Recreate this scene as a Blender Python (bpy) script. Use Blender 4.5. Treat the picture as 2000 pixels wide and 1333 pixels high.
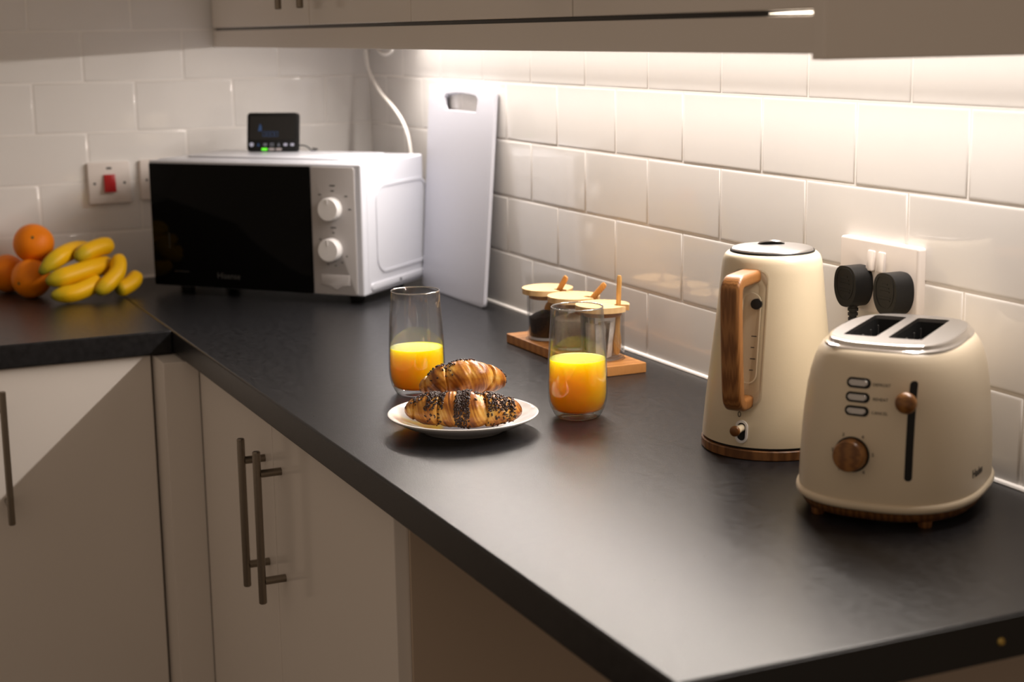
import bpy, bmesh, math, random
from mathutils import Vector, Matrix, noise as mnoise

for o in list(bpy.data.objects):
    bpy.data.objects.remove(o)
SC = bpy.context.scene
COL = SC.collection
R = math.radians
random.seed(7)

# ------------------------------------------------------------------ camera
cd = bpy.data.cameras.new('camera')
cam = bpy.data.objects.new('camera', cd)
COL.objects.link(cam)
right = Vector((0.4184, 0.9081, -0.0143))
fwd = Vector((-0.8928, 0.4083, -0.1902)).normalized()
up = right.cross(fwd).normalized()
right = fwd.cross(up).normalized()
cam.matrix_world = Matrix(((right.x, up.x, -fwd.x, 3.31685), (right.y, up.y, -fwd.y, -1.18645),
                           (right.z, up.z, -fwd.z, 0.49315), (0, 0, 0, 1)))
cd.sensor_width = 36.0
cd.lens = 56.215
cd.clip_start = 0.05
cd.dof.use_dof = True
cd.dof.focus_distance = 2.05
cd.dof.aperture_fstop = 5.0
SC.camera = cam

# ------------------------------------------------------------------ world, lights, exposure
w = bpy.data.worlds.new('world')
SC.world = w
w.use_nodes = True
bg = w.node_tree.nodes['Background']
bg.inputs['Color'].default_value = (1.0, 0.77, 0.58, 1)
bg.inputs['Strength'].default_value = 0.305
SC.view_settings.view_transform = 'Standard'
SC.view_settings.look = 'None'
SC.view_settings.exposure = 0.0
SC.view_settings.gamma = 1.0
SC.view_settings.use_curve_mapping = False

LED_Y, LED_Z = -0.040, 0.4845
LED_X0, LED_X1 = 0.30, 2.13
LED_COLOR = (1.0, 0.905, 0.825)


def strip_lamp(name, watts, tilt, spread):
    ld = bpy.data.lights.new(name, 'AREA')
    ld.shape = 'RECTANGLE'
    ld.size = LED_X1 - LED_X0
    ld.size_y = 0.008
    ld.energy = watts
    ld.spread = R(spread)
    ld.color = LED_COLOR
    o = bpy.data.objects.new(name, ld)
    COL.objects.link(o)
    o.rotation_euler = (R(tilt), 0, 0)
    return o


# two lamps stand in for one strip, shaped to flatten the tile fall-off: most of the light is thrown out over the worktop, a little spills straight down the tiles
lamps = [strip_lamp('lamp_throw', 12.8, -43, 150), strip_lamp('lamp_spill', 1.25, 0, 180)]
# (parented to the strip further down)


# ------------------------------------------------------------------ materials
def mat(name, col=(.8, .8, .8), rough=.5, metal=0.0, spec=.5, bump=0.0, bscale=200, var=0.0, vscale=20,
        coat=0.0, trans=0.0, sss=0.0, sssr=(.01, .005, .002), emit=None, estr=0.0, rvar=0.0):
    m = bpy.data.materials.new(name)
    m.use_nodes = True
    nt = m.node_tree
    b = nt.nodes['Principled BSDF']
    b.inputs['Base Color'].default_value = (*col, 1)
    b.inputs['Roughness'].default_value = rough
    b.inputs['Metallic'].default_value = metal
    b.inputs['Specular IOR Level'].default_value = spec
    b.inputs['Coat Weight'].default_value = coat
    b.inputs['Transmission Weight'].default_value = trans
    if sss:
        b.inputs['Subsurface Weight'].default_value = sss
        b.inputs['Subsurface Radius'].default_value = sssr
        b.inputs['Subsurface Scale'].default_value = 1.0
        b.inputs['Subsurface Anisotropy'].default_value = .3
    if emit:
        b.inputs['Emission Color'].default_value = (*emit, 1)
        b.inputs['Emission Strength'].default_value = estr
    tc = nt.nodes.new('ShaderNodeTexCoord')
    if var:
        n = nt.nodes.new('ShaderNodeTexNoise')
        n.inputs['Scale'].default_value = vscale
        n.inputs['Detail'].default_value = 4
        nt.links.new(tc.outputs['Object'], n.inputs['Vector'])
        r = nt.nodes.new('ShaderNodeValToRGB')
        r.color_ramp.elements[0].color = (*[max(0, c * (1 - var)) for c in col], 1)
        r.color_ramp.elements[1].color = (*[min(1, c * (1 + var)) for c in col], 1)
        r.color_ramp.elements[0].position = .3
        r.color_ramp.elements[1].position = .7
        nt.links.new(n.outputs['Fac'], r.inputs['Fac'])
        nt.links.new(r.outputs['Color'], b.inputs['Base Color'])
    if bump:
        n = nt.nodes.new('ShaderNodeTexNoise')
        n.inputs['Scale'].default_value = bscale
        n.inputs['Detail'].default_value = 3
        nt.links.new(tc.outputs['Object'], n.inputs['Vector'])
        bp = nt.nodes.new('ShaderNodeBump')
        bp.inputs['Strength'].default_value = bump
        bp.inputs['Distance'].default_value = .001
        nt.links.new(n.outputs['Fac'], bp.inputs['Height'])
        nt.links.new(bp.outputs['Normal'], b.inputs['Normal'])
    if rvar:
        n = nt.nodes.new('ShaderNodeTexNoise')
        n.inputs['Scale'].default_value = vscale
        n.inputs['Detail'].default_value = 5
        nt.links.new(tc.outputs['Object'], n.inputs['Vector'])
        mr = nt.nodes.new('ShaderNodeMapRange')
        mr.inputs['To Min'].default_value = rough - rvar
        mr.inputs['To Max'].default_value = rough + rvar
        nt.links.new(n.outputs['Fac'], mr.inputs['Value'])
        nt.links.new(mr.outputs['Result'], b.inputs['Roughness'])
    return m


def wood(name, c1, c2, scale=(1, 1, 1), rough=.45, wscale=30, dist=3.0):
    m = mat(name, c1, rough)
    nt = m.node_tree
    b = nt.nodes['Principled BSDF']
    tc = [n for n in nt.nodes if n.type == 'TEX_COORD'][0]
    mp = nt.nodes.new('ShaderNodeMapping')
    mp.inputs['Scale'].default_value = scale
    nt.links.new(tc.outputs['Object'], mp.inputs['Vector'])
    wv = nt.nodes.new('ShaderNodeTexWave')
    wv.inputs['Scale'].default_value = wscale
    wv.inputs['Distortion'].default_value = dist
    wv.inputs['Detail'].default_value = 3
    wv.inputs['Detail Scale'].default_value = 2
    nt.links.new(mp.outputs['Vector'], wv.inputs['Vector'])
    r = nt.nodes.new('ShaderNodeValToRGB')
    r.color_ramp.elements[0].color = (*c1, 1)
    r.color_ramp.elements[1].color = (*c2, 1)
    nt.links.new(wv.outputs['Fac'], r.inputs['Fac'])
    nt.links.new(r.outputs['Color'], b.inputs['Base Color'])
    bp = nt.nodes.new('ShaderNodeBump')
    bp.inputs['Strength'].default_value = .15
    bp.inputs['Distance'].default_value = .0005
    nt.links.new(wv.outputs['Fac'], bp.inputs['Height'])
    nt.links.new(bp.outputs['Normal'], b.inputs['Normal'])
    return m


def ramp_mat(name, attr, stops, rough=.5, bump=.2, bscale=150, spots=None, sss=0, spec=.3):
    """colour along a mesh attribute, broken up with noise"""
    m = mat(name, stops[0][1], rough, spec=spec, bump=bump, bscale=bscale, sss=sss, sssr=(.006, .003, .001))
    nt = m.node_tree
    b = nt.nodes['Principled BSDF']
    at = nt.nodes.new('ShaderNodeAttribute')
    at.attribute_name = attr
    tc = [n for n in nt.nodes if n.type == 'TEX_COORD'][0]
    n = nt.nodes.new('ShaderNodeTexNoise')
    n.inputs['Scale'].default_value = 60
    n.inputs['Detail'].default_value = 5
    nt.links.new(tc.outputs['Object'], n.inputs['Vector'])
    ma = nt.nodes.new('ShaderNodeMath')
    ma.operation = 'MULTIPLY_ADD'
    ma.inputs[1].default_value = .35 if spots is None else spots
    nt.links.new(n.outputs['Fac'], ma.inputs[0])
    nt.links.new(at.outputs['Fac'], ma.inputs[2])
    r = nt.nodes.new('ShaderNodeValToRGB')
    els = r.color_ramp.elements
    while len(els) < len(stops):
        els.new(.5)
    for e, (p, c) in zip(els, stops):
        e.position = p
        e.color = (*c, 1)
    nt.links.new(ma.outputs['Value'], r.inputs['Fac'])
    nt.links.new(r.outputs['Color'], b.inputs['Base Color'])
    return m


def glass(name, tint=(.97, .98, .98), edge=(.6, .62, .62), base=.035, top=.85, power=4):
    m = bpy.data.materials.new(name)
    m.use_nodes = True
    nt = m.node_tree
    nt.nodes.remove(nt.nodes['Principled BSDF'])
    out = nt.nodes['Material Output']
    tr = nt.nodes.new('ShaderNodeBsdfTransparent')
    gl = nt.nodes.new('ShaderNodeBsdfGlossy')
    gl.inputs['Roughness'].default_value = .02
    lw = nt.nodes.new('ShaderNodeLayerWeight')
    lw.inputs['Blend'].default_value = .3
    mx = nt.nodes.new('ShaderNodeMix')
    mx.data_type = 'RGBA'
    mx.inputs[6].default_value = (*tint, 1)
    mx.inputs[7].default_value = (*edge, 1)
    pw = nt.nodes.new('ShaderNodeMath')
    pw.operation = 'POWER'
    pw.inputs[1].default_value = 3
    nt.links.new(lw.outputs['Facing'], pw.inputs[0])
    nt.links.new(pw.outputs['Value'], mx.inputs[0])
    nt.links.new(mx.outputs[2], tr.inputs['Color'])
    p5 = nt.nodes.new('ShaderNodeMath')
    p5.operation = 'POWER'
    p5.inputs[1].default_value = power
    lw.inputs['Blend'].default_value = .5
    nt.links.new(lw.outputs['Facing'], p5.inputs[0])
    fr = nt.nodes.new('ShaderNodeMath')
    fr.operation = 'MULTIPLY_ADD'
    fr.inputs[1].default_value = top - base
    fr.inputs[2].default_value = base
    nt.links.new(p5.outputs['Value'], fr.inputs[0])
    ms = nt.nodes.new('ShaderNodeMixShader')
    nt.links.new(fr.outputs['Value'], ms.inputs['Fac'])
    nt.links.new(tr.outputs['BSDF'], ms.inputs[1])
    nt.links.new(gl.outputs['BSDF'], ms.inputs[2])
    nt.links.new(ms.outputs['Shader'], out.inputs['Surface'])
    return m


M = {}
M['tile'] = mat('white_glazed_tile', (.80, .78, .76), .065, bump=.08, bscale=14, var=.015, vscale=6)
M['grout'] = mat('white_grout', (.86, .83, .80), .9, bump=.3, bscale=400)
M['plaster'] = mat('painted_plaster', (.55, .45, .36), .85, bump=.15, bscale=80)
M['floor'] = mat('floor_vinyl', (.14, .11, .09), .5, var=.15, vscale=8)
M['worktop'] = mat('black_laminate', (.012, .012, .0135), .30, spec=.29, bump=.20, bscale=650, var=.35, vscale=90, rvar=.05)
M['worktop_core'] = mat('black_edging', (.006, .006, .006), .6, bump=.1)
M['door'] = mat('white_gloss_door', (.76, .71, .66), .13, spec=.45, bump=.02, bscale=30)
M['carcass'] = mat('white_board', (.70, .64, .58), .5, bump=.03)
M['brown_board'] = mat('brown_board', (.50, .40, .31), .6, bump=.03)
M['gap'] = mat('black_gap_shade', (.008, .008, .008), .12, bump=.02)  # shade of the cabinet gap, put in as black colour
M['steel'] = mat('brushed_steel', (.24, .205, .165), .28, metal=1, bump=.15, bscale=300)
M['chrome'] = mat('polished_steel', (.80, .78, .76), .13, metal=1, bump=.01)
M['satin'] = mat('satin_steel', (.50, .485, .475), .30, metal=1, bump=.05, bscale=300)
M['darkmetal'] = mat('dark_metal', (.02, .02, .02), .45, metal=.5, bump=.05)
M['slot'] = mat('dark_slot_lining', (.012, .012, .012), .55, spec=.25, bump=.05)
M['mw_white'] = mat('white_enamel', (.555, .57, .625), .22, bump=.02, bscale=60)
M['mw_panel'] = mat('silver_grey_panel', (.46, .44, .44), .42, metal=.15, bump=.03, bscale=400)
M['mw_knob'] = mat('white_plastic', (.78, .77, .77), .35, bump=.02)
M['blackglass'] = mat('black_glass', (.002, .002, .002), .06, spec=.08, bump=.01, bscale=10)
M['black'] = mat('black_plastic', (.006, .006, .006), .48, spec=.3, bump=.12, bscale=500)
M['rubber'] = mat('black_rubber', (.012, .012, .012), .6, bump=.1)
M['screen'] = mat('dim_screen', (.012, .012, .012), .12, bump=.01)
M['grey_print'] = mat('grey_print', (.10, .10, .10), .6, bump=.01)
M['dim_print'] = mat('dim_silver_print', (.05, .05, .05), .5, bump=.01)
M['black_print'] = mat('black_print', (.02, .018, .015), .6, bump=.01)
M['led_green'] = mat('green_led', (.1, .6, .05), .5, emit=(.16, 1.0, .02), estr=.75, bump=.01)
M['led_off'] = mat('grey_led', (.42, .38, .38), .5, bump=.01)
M['icon_white'] = mat('lit_icon', (.3, .3, .34), .5, emit=(.55, .55, .75), estr=.28, bump=.01)
M['icon_dim'] = mat('dim_icon', (.1, .1, .12), .5, emit=(.3, .35, .4), estr=.16, bump=.01)
M['icon_blue'] = mat('blue_icon', (.02, .05, .12), .5, emit=(.02, .08, .25), estr=.18, bump=.01)
M['board'] = mat('white_polyethylene', (.57, .58, .65), .45, bump=.25, bscale=350, sss=.15, sssr=(.004, .004, .004))
M['switch'] = mat('white_switch_plastic', (.76, .70, .66), .28, bump=.01)
M['red'] = mat('red_rocker', (.42, .008, .010), .3, bump=.01)
M['cable_white'] = mat('white_cable', (.85, .82, .78), .4, bump=.02)
M['cream'] = mat('cream_matte_paint', (.67, .575, .415), .38, bump=.06, bscale=500)
M['cream_toaster'] = mat('cream_toaster_paint', (.70, .60, .45), .36, bump=.06, bscale=500)
M['clear'] = glass('clear_plastic', (.95, .94, .92), (.65, .62, .58), .06)
M['gauge'] = mat('gauge_backing', (.66, .56, .42), .25, bump=.02)
M['glass'] = glass('drinking_glass', (.985, .985, .985), (.72, .72, .71), .045)
M['glass_rim'] = glass('glass_rim', (.98, .98, .98), (.9, .9, .9), .55, .98, 2)
M['glass_foot'] = glass('glass_foot', (.93, .94, .92), (.62, .64, .60), .16, .95, 3)
M['jar_glass'] = glass('jar_glass', (.975, .975, .975), (.7, .7, .7), .05)
M['juice'] = mat('orange_juice', (.93, .47, .003), .38, spec=.3, sss=1.0, sssr=(.22, .095, .005), var=.04, vscale=30)
M['coffee'] = mat('ground_coffee', (.022, .010, .006), .8, bump=1.0, bscale=700, var=.5, vscale=300)
M['sugar'] = mat('sugar', (.72, .62, .50), .7, bump=.6, bscale=900, var=.12, vscale=300)
M['sachet'] = mat('paper_sachet', (.80, .76, .72), .45, bump=.5, bscale=120, var=.35, vscale=55)
M['china'] = mat('white_china', (.80, .78, .76), .08, bump=.01, bscale=10)
M['bamboo_light'] = wood('pale_bamboo', (.80, .55, .28), (.70, .45, .20), (1, 6, 1), .45, 18, 1.5)
M['bamboo'] = wood('bamboo_board', (.55, .25, .075), (.42, .17, .045), (1, 9, 4), .42, 16, 1.5)
M['spoon'] = wood('spoon_wood', (.62, .30, .08), (.50, .22, .05), (4, 4, 1), .5, 30, 2)
M['spoon_pale'] = wood('pale_spoon_wood', (.72, .42, .14), (.62, .33, .10), (4, 4, 1), .5, 30, 2)
M['handle_wood'] = wood('oak_grain', (.32, .138, .038), (.18, .066, .014), (5, 9, .55), .38, 22, 4)
M['base_wood'] = wood('walnut_band', (.23, .10, .030), (.12, .046, .012), (1, 1, .25), .45, 45, 5)
M['knob_wood'] = wood('knob_wood', (.27, .115, .026), (.15, .055, .010), (1, 2, 6), .33, 24, 3)
M['brass'] = mat('brass_screw', (.55, .40, .12), .4, metal=.9, bump=.02)
M['streak_glow'] = mat('glowing_streak', (.9, .85, .8), .5, emit=(1.0, .83, .66), estr=5.0, bump=.01)  # emission for the added bright streak in the gap
M['sprinkle'] = mat('chocolate_sprinkle', (.032, .012, .007), .34, bump=.05, var=.4, vscale=200)
M['stem'] = mat('orange_stem', (.10, .09, .02), .8, bump=.2)


def orange_mat(name, col):
    m = mat(name, col, .48, spec=.28, bump=.0, var=.10, vscale=18, sss=.12, sssr=(.008, .003, .001))
    nt = m.node_tree
    b = nt.nodes['Principled BSDF']
    tc = [n for n in nt.nodes if n.type == 'TEX_COORD'][0]
    v = nt.nodes.new('ShaderNodeTexVoronoi')
    v.inputs['Scale'].default_value = 330
    nt.links.new(tc.outputs['Object'], v.inputs['Vector'])
    bp = nt.nodes.new('ShaderNodeBump')
    bp.inputs['Strength'].default_value = .35
    bp.inputs['Distance'].default_value = .001
    nt.links.new(v.outputs['Distance'], bp.inputs['Height'])
    nt.links.new(bp.outputs['Normal'], b.inputs['Normal'])
    return m


M['orange'] = orange_mat('orange_peel', (.95, .25, .002))
M['banana'] = ramp_mat('banana_skin', 'along',
                       [(.0, (.08, .06, .015)), (.12, (.28, .26, .02)), (.24, (.56, .41, .012)), (.42, (.82, .46, .003)),
                        (.95, (.80, .44, .003)), (1.0, (.55, .36, .02))], .42, .15, 60, spots=.22)
M['croissant'] = ramp_mat('baked_pastry', 'bake',
                          [(.02, (.80, .54, .19)), (.26, (.68, .36, .070)), (.48, (.52, .215, .028)), (.74, (.28, .085, .011)),
                           (1.0, (.10, .028, .006))], .36, .6, 190, spots=.55, spec=.45)


# ------------------------------------------------------------------ geometry helpers
def new():
    return bmesh.new()


def obj(name, bm, material, parent=None, angle=35, wn=False, loc=None, sub=0):
    bmesh.ops.recalc_face_normals(bm, faces=bm.faces)
    me = bpy.data.meshes.new(name)
    bm.to_mesh(me)
    bm.free()
    me.materials.append(material)
    me.shade_smooth()
    me.set_sharp_from_angle(angle=R(angle))
    o = bpy.data.objects.new(name, me)
    COL.objects.link(o)
    if parent is not None:
        o.parent = parent
    if loc is not None:
        o.location = loc
    if sub:
        s = o.modifiers.new('subdivision', 'SUBSURF')
        s.levels = s.render_levels = sub
    if wn:
        x = o.modifiers.new('weighted_normal', 'WEIGHTED_NORMAL')
        x.keep_sharp = True
    return o


def tag(o, label=None, cat=None, group=None, kind=None):
    if label:
        o['label'] = label
    if cat:
        o['category'] = cat
    if group:
        o['group'] = group
    if kind:
        o['kind'] = kind
    return o


def thing(name, label, cat, loc=(0, 0, 0), rz=0, group=None):
    o = bpy.data.objects.new(name, None)
    o.empty_display_size = .02
    COL.objects.link(o)
    o.location = loc
    o.rotation_euler = (0, 0, rz)
    return tag(o, label, cat, group)


def copy_tree(o, parent=None):
    c = o.copy()
    COL.objects.link(c)
    if parent is not None:
        c.parent = parent
    for ch in list(o.children):
        copy_tree(ch, c)
    return c


def xf(bm, verts, mtx):
    if mtx is not None:
        bmesh.ops.transform(bm, matrix=mtx, verts=verts)


def box(bm, x0, x1, y0, y1, z0, z1, bev=0.0, seg=2, mtx=None):
    vs = [bm.verts.new(c) for c in ((x0, y0, z0), (x1, y0, z0), (x1, y1, z0), (x0, y1, z0),
                                    (x0, y0, z1), (x1, y0, z1), (x1, y1, z1), (x0, y1, z1))]
    fs = [bm.faces.new([vs[i] for i in f]) for f in
          ((0, 3, 2, 1), (4, 5, 6, 7), (0, 1, 5, 4), (1, 2, 6, 5), (2, 3, 7, 6), (3, 0, 4, 7))]
    if bev:
        es = list({e for f in fs for e in f.edges})
        r = bmesh.ops.bevel(bm, geom=es, offset=bev, segments=seg, profile=.5, affect='EDGES')
        vs = list({v for f in r['faces'] for v in f.verts})
    xf(bm, vs, mtx)
    return vs


def lathe(bm, prof, n=64, mtx=None, closed=False):
    """prof = [(r, z)...]; r = 0 closes on the axis"""
    rings = []
    allv = []
    for r, z in prof:
        if r <= 1e-7:
            ring = [bm.verts.new((0, 0, z))]
        else:
            ring = [bm.verts.new((r * math.cos(2 * math.pi * i / n), r * math.sin(2 * math.pi * i / n), z)) for i in range(n)]
        rings.append(ring)
        allv += ring
    pairs = list(zip(rings, rings[1:]))
    if closed:
        pairs.append((rings[-1], rings[0]))
    for a, b in pairs:
        for i in range(n):
            j = (i + 1) % n
            if len(a) == 1 and len(b) == 1:
                continue
            if len(a) == 1:
                bm.faces.new((a[0], b[i], b[j]))
            elif len(b) == 1:
                bm.faces.new((a[i], a[j], b[0]))
            else:
                bm.faces.new((a[i], a[j], b[j], b[i]))
    xf(bm, allv, mtx)
    return allv


def smooth_path(pts, n=8):
    pts = [Vector(p) for p in pts]
    out = []
    for i in range(len(pts) - 1):
        p0 = pts[max(i - 1, 0)]
        p1, p2 = pts[i], pts[i + 1]
        p3 = pts[min(i + 2, len(pts) - 1)]
        for k in range(n):
            t = k / n
            out.append(.5 * ((2 * p1) + (p2 - p0) * t + (2 * p0 - 5 * p1 + 4 * p2 - p3) * t * t + (3 * p1 - p0 - 3 * p2 + p3) * t ** 3))
    out.append(pts[-1])
    return out


def sweep(bm, pts, shape, scales=None, cap=True, upv=(0, 0, 1)):
    """carry the closed 2-D outline `shape` along pts; returns rings"""
    pts = [Vector(p) for p in pts]
    rings = []
    prev = None
    for i, p in enumerate(pts):
        t = (pts[min(i + 1, len(pts) - 1)] - pts[max(i - 1, 0)]).normalized()
        if prev is None:
            u = Vector(upv)
            if abs(u.dot(t)) > .95:
                u = Vector((1, 0, 0))
        else:
            u = prev
        u = (u - t * u.dot(t)).normalized()
        prev = u
        s = t.cross(u)
        k = scales[i] if scales else 1
        kx, ky = k if isinstance(k, tuple) else (k, k)
        rings.append([bm.verts.new(p + s * (x * kx) + u * (y * ky)) for x, y in shape])
    n = len(shape)
    for a, b in zip(rings, rings[1:]):
        for i in range(n):
            j = (i + 1) % n
            bm.faces.new((a[i], a[j], b[j], b[i]))
    if cap:
        bm.faces.new(rings[0])
        bm.faces.new(rings[-1][::-1])
    return rings


def circle(r=1, n=12):
    return [(r * math.cos(2 * math.pi * i / n), r * math.sin(2 * math.pi * i / n)) for i in range(n)]


def rrect(wd, ht, r, n=5, cx=0, cy=0):
    out = []
    for (sx, sy, a0) in ((1, 1, 0), (-1, 1, 90), (-1, -1, 180), (1, -1, 270)):
        for k in range(n + 1):
            a = R(a0 + 90 * k / n)
            out.append((cx + sx * (wd / 2 - r) + r * math.cos(a), cy + sy * (ht / 2 - r) + r * math.sin(a)))
    return out


def prism(bm, outline, z0, z1, bev=0.0, seg=2, mtx=None, bottom=True):
    n = len(outline)
    lo = [bm.verts.new((x, y, z0)) for x, y in outline]
    hi = [bm.verts.new((x, y, z1)) for x, y in outline]
    vs = lo + hi
    top = bm.faces.new(hi)
    fs = [top]
    if bottom:
        fs.append(bm.faces.new(lo[::-1]))
    for i in range(n):
        j = (i + 1) % n
        bm.faces.new((lo[i], lo[j], hi[j], hi[i]))
    if bev:
        es = list(top.edges)
        r = bmesh.ops.bevel(bm, geom=es, offset=bev, segments=seg, profile=.5, affect='EDGES')
        vs = list({v for v in lo if v.is_valid} | {v for f in r['faces'] for v in f.verts} | {v for v in hi if v.is_valid})
    xf(bm, vs, mtx)
    return vs


def band(bm, outline_o, outline_i, z0, z1, mtx=None):
    """flat ring between two outlines with equal vertex counts"""
    n = len(outline_o)
    vs = []
    rr = []
    for ol, z in ((outline_o, z0), (outline_o, z1), (outline_i, z1), (outline_i, z0)):
        r = [bm.verts.new((x, y, z)) for x, y in ol]
        rr.append(r)
        vs += r
    for a, b in ((0, 1), (1, 2), (2, 3), (3, 0)):
        for i in range(n):
            j = (i + 1) % n
            bm.faces.new((rr[a][i], rr[a][j], rr[b][j], rr[b][i]))
    xf(bm, vs, mtx)
    return vs


def text_bm(s, size, extrude=.0002, space=1.0, bold=0.0):
    cu = bpy.data.curves.new('print', 'FONT')
    cu.body = s
    cu.size = size
    cu.extrude = extrude
    cu.offset = bold
    cu.space_character = space
    cu.align_x = 'CENTER'
    cu.align_y = 'CENTER'
    cu.resolution_u = 3
    t = bpy.data.objects.new('print', cu)
    COL.objects.link(t)
    dg = bpy.context.evaluated_depsgraph_get()
    me = bpy.data.meshes.new_from_object(t.evaluated_get(dg))
    bm = new()
    bm.from_mesh(me)
    bpy.data.objects.remove(t)
    bpy.data.meshes.remove(me)
    return bm


def wrap(bm, S, verts=None):
    """(u, v, h) -> point S(u, v) lifted h along the surface normal"""
    for v in (verts or bm.verts):
        u, q, h = v.co
        e = 2e-4
        p = S(u, q)
        n = (S(u + e, q) - S(u - e, q)).cross(S(u, q + e) - S(u, q - e)).normalized()
        v.co = p + n * h
    return bm


def subdiv_long(bm, maxlen):
    for _ in range(6):
        es = [e for e in bm.edges if e.calc_length() > maxlen]
        if not es:
            break
        bmesh.ops.subdivide_edges(bm, edges=es, cuts=1)
    bmesh.ops.triangulate(bm, faces=[f for f in bm.faces if len(f.verts) > 4])


def T(x=0, y=0, z=0):
    return Matrix.Translation((x, y, z))


RX90 = Matrix.Rotation(R(90), 4, 'X')     # local z -> -y ; local y -> z


# ------------------------------------------------------------------ the setting
P, PZ = 0.203, 0.10122
XJ, YJ = 0.7130, 0.1004


def tile(bm, u0, u1, v0, v1, put, rnd):
    g = .0014
    u0 += g
    u1 -= g
    v0 += g
    v1 -= g
    c = [rnd.uniform(-.0003, .0003) for _ in range(4)]
    rings = []
    for ins, dep in ((0, .0034), (0, .0013), (.0005, .0007), (.0014, .00025), (.0028, .00005), (.0044, 0)):
        rings.append([bm.verts.new(put(u, v, dep + k)) for (u, v), k in zip(
            ((u0 + ins, v0 + ins), (u1 - ins, v0 + ins), (u1 - ins, v1 - ins), (u0 + ins, v1 - ins)), c)])
    for a, b in zip(rings, rings[1:]):
        for i in range(4):
            j = (i + 1) % 4
            bm.faces.new((a[i], a[j], b[j], b[i]))
    bm.faces.new(rings[-1])


def tiled_wall(name, joint0, length, put, top, slab):
    rnd = random.Random(3)
    bm = new()
    row = 0
    while row * PZ < top:
        off = joint0 + (.5 * P if row % 2 == 0 else 0)
        while off > 0:
            off -= P
        u = off
        while u < length:
            a, b = max(u, 0), min(u + P, length)
            if b - a > .01:
                tile(bm, a, b, row * PZ, (row + 1) * PZ, put, rnd)
            u += P
        row += 1
    o = obj(name, bm, M['tile'], angle=80)
    g = new()
    box(g, *slab)
    gr = obj('grout', g, M['grout'], o)
    return o


wr = tiled_wall('wall_right', XJ, 3.0, lambda u, v, d: (u, d, v), .9, (0, 3.0, .0009, .06, .0, 1.32))
tag(wr, kind='structure')
wb = tiled_wall('wall_back', YJ, 2.0, lambda u, v, d: (-d, -u, v), 1.25, (-.06, -.0009, -2.0, .06, .0, 1.32))
tag(wb, kind='structure')
g = new()
box(g, -.06, 3.0, .002, .06, -.91, .0)
tag(obj('wall_lower_right', g, M['plaster']), kind='structure')
g = new()
box(g, -.06, -.002, -2.0, .002, -.91, .0)
tag(obj('wall_lower_back', g, M['plaster']), kind='structure')
g = new()
box(g, -.06, 4.2, -3.2, .06, -.96, -.91)
tag(obj('floor', g, M['floor']), kind='structure')
# white sealant bead where the worktop meets the tiles
g = new()
sweep(g, [(.004, -.0005, .0008), (2.32, -.0005, .0008)], circle(.0036, 10))
tag(obj('trim_1', g, M['grout']), kind='structure')
g = new()
sweep(g, [(.0005, -.004, .0008), (.0005, -2.0, .0008)], circle(.0036, 10))
tag(obj('trim_2', g, M['grout']), kind='structure')

# ------------------------------------------------------------------ worktops
g = new()
box(g, .0015, 2.320, -.597, -.0015, -.040, 0, .0035, 3)
wt = tag(obj('worktop', g, M['worktop'], wn=True),
         'long black laminate worktop along the right wall carrying the kettle and toaster', 'worktop')
g = new()
box(g, 2.320, 2.3212, -.594, -.004, -.0385, -.0015)
obj('end_edging', g, M['worktop_core'], wt)
g = new()
lathe(g, [(0, .0030), (.0026, .0026), (.0038, .0012), (.0040, 0)], 20, T(2.3208, -.2788, -.0216) @ Matrix.Rotation(R(90), 4, 'Y'))
obj('screw', g, M['brass'], wt)
g = new()
box(g, .0015, .632, -2.0, -.59705, -.040, 0, .0030, 3)
tag(obj('worktop', g, M['worktop'], wn=True), 'black laminate worktop at far left carrying the oranges and bananas', 'worktop')


# ------------------------------------------------------------------ base cabinets
def bar_handle(parent, M3, length=.227, hole=.160, r=.0058, off=.035):
    """bar handle: local x = out of the door, z = along the bar, origin at the bar's middle on the door face"""
    b = new()
    prof = [(0, -length / 2), (r * .8, -length / 2), (r, -length / 2 + .0012), (r, length / 2 - .0012), (r * .8, length / 2), (0, length / 2)]
    lathe(b, prof, 20, M3 @ T(off, 0, 0))
    h = obj('handle', b, M['steel'], parent)
    for s in (-1, 1):
        b = new()
        lathe(b, [(0, -.0006), (.0058, -.0006), (.0058, off - .004), (0, off - .004)], 16, M3 @ T(0, 0, s * hole / 2) @ Matrix.Rotation(R(90), 4, 'Y'))
        obj('post', b, M['steel'], h)
    return h


DZ0, DZ1 = -.755, -.0425
bc = thing('base_cabinet', 'white gloss double base cabinet with two bar handles under the long worktop', 'cabinet')
g = new()
box(g, .700, 1.628, -.548, -.010, -.76, -.0405)
obj('carcass', g, M['carcass'], bc)
for x0, x1, hx in ((.7015, 1.1255, 1.085), (1.1285, 1.628, 1.168)):
    g = new()
    box(g, x0, x1, -.570, -.5495, DZ0, DZ1, .0022, 3)
    d = obj('door', g, M['door'], bc, wn=True)
    bar_handle(d, T(hx, -.570, -.200) @ Matrix.Rotation(R(-90), 4, 'Z'))
g = new()
box(g, .70, 1.61, -.50, -.485, -.908, -.762)
obj('plinth', g, M['carcass'], bc)
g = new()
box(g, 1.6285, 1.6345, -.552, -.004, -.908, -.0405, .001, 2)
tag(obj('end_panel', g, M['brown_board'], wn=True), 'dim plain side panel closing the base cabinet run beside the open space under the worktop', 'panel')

cp = new()
box(cp, .600, .7006, -.6295, -.570, -.90, -.0425, .0015, 2)
tag(obj('corner_post', cp, M['door'], wn=True), 'narrow white corner post between the left door and the double base cabinet', 'filler panel')

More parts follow.
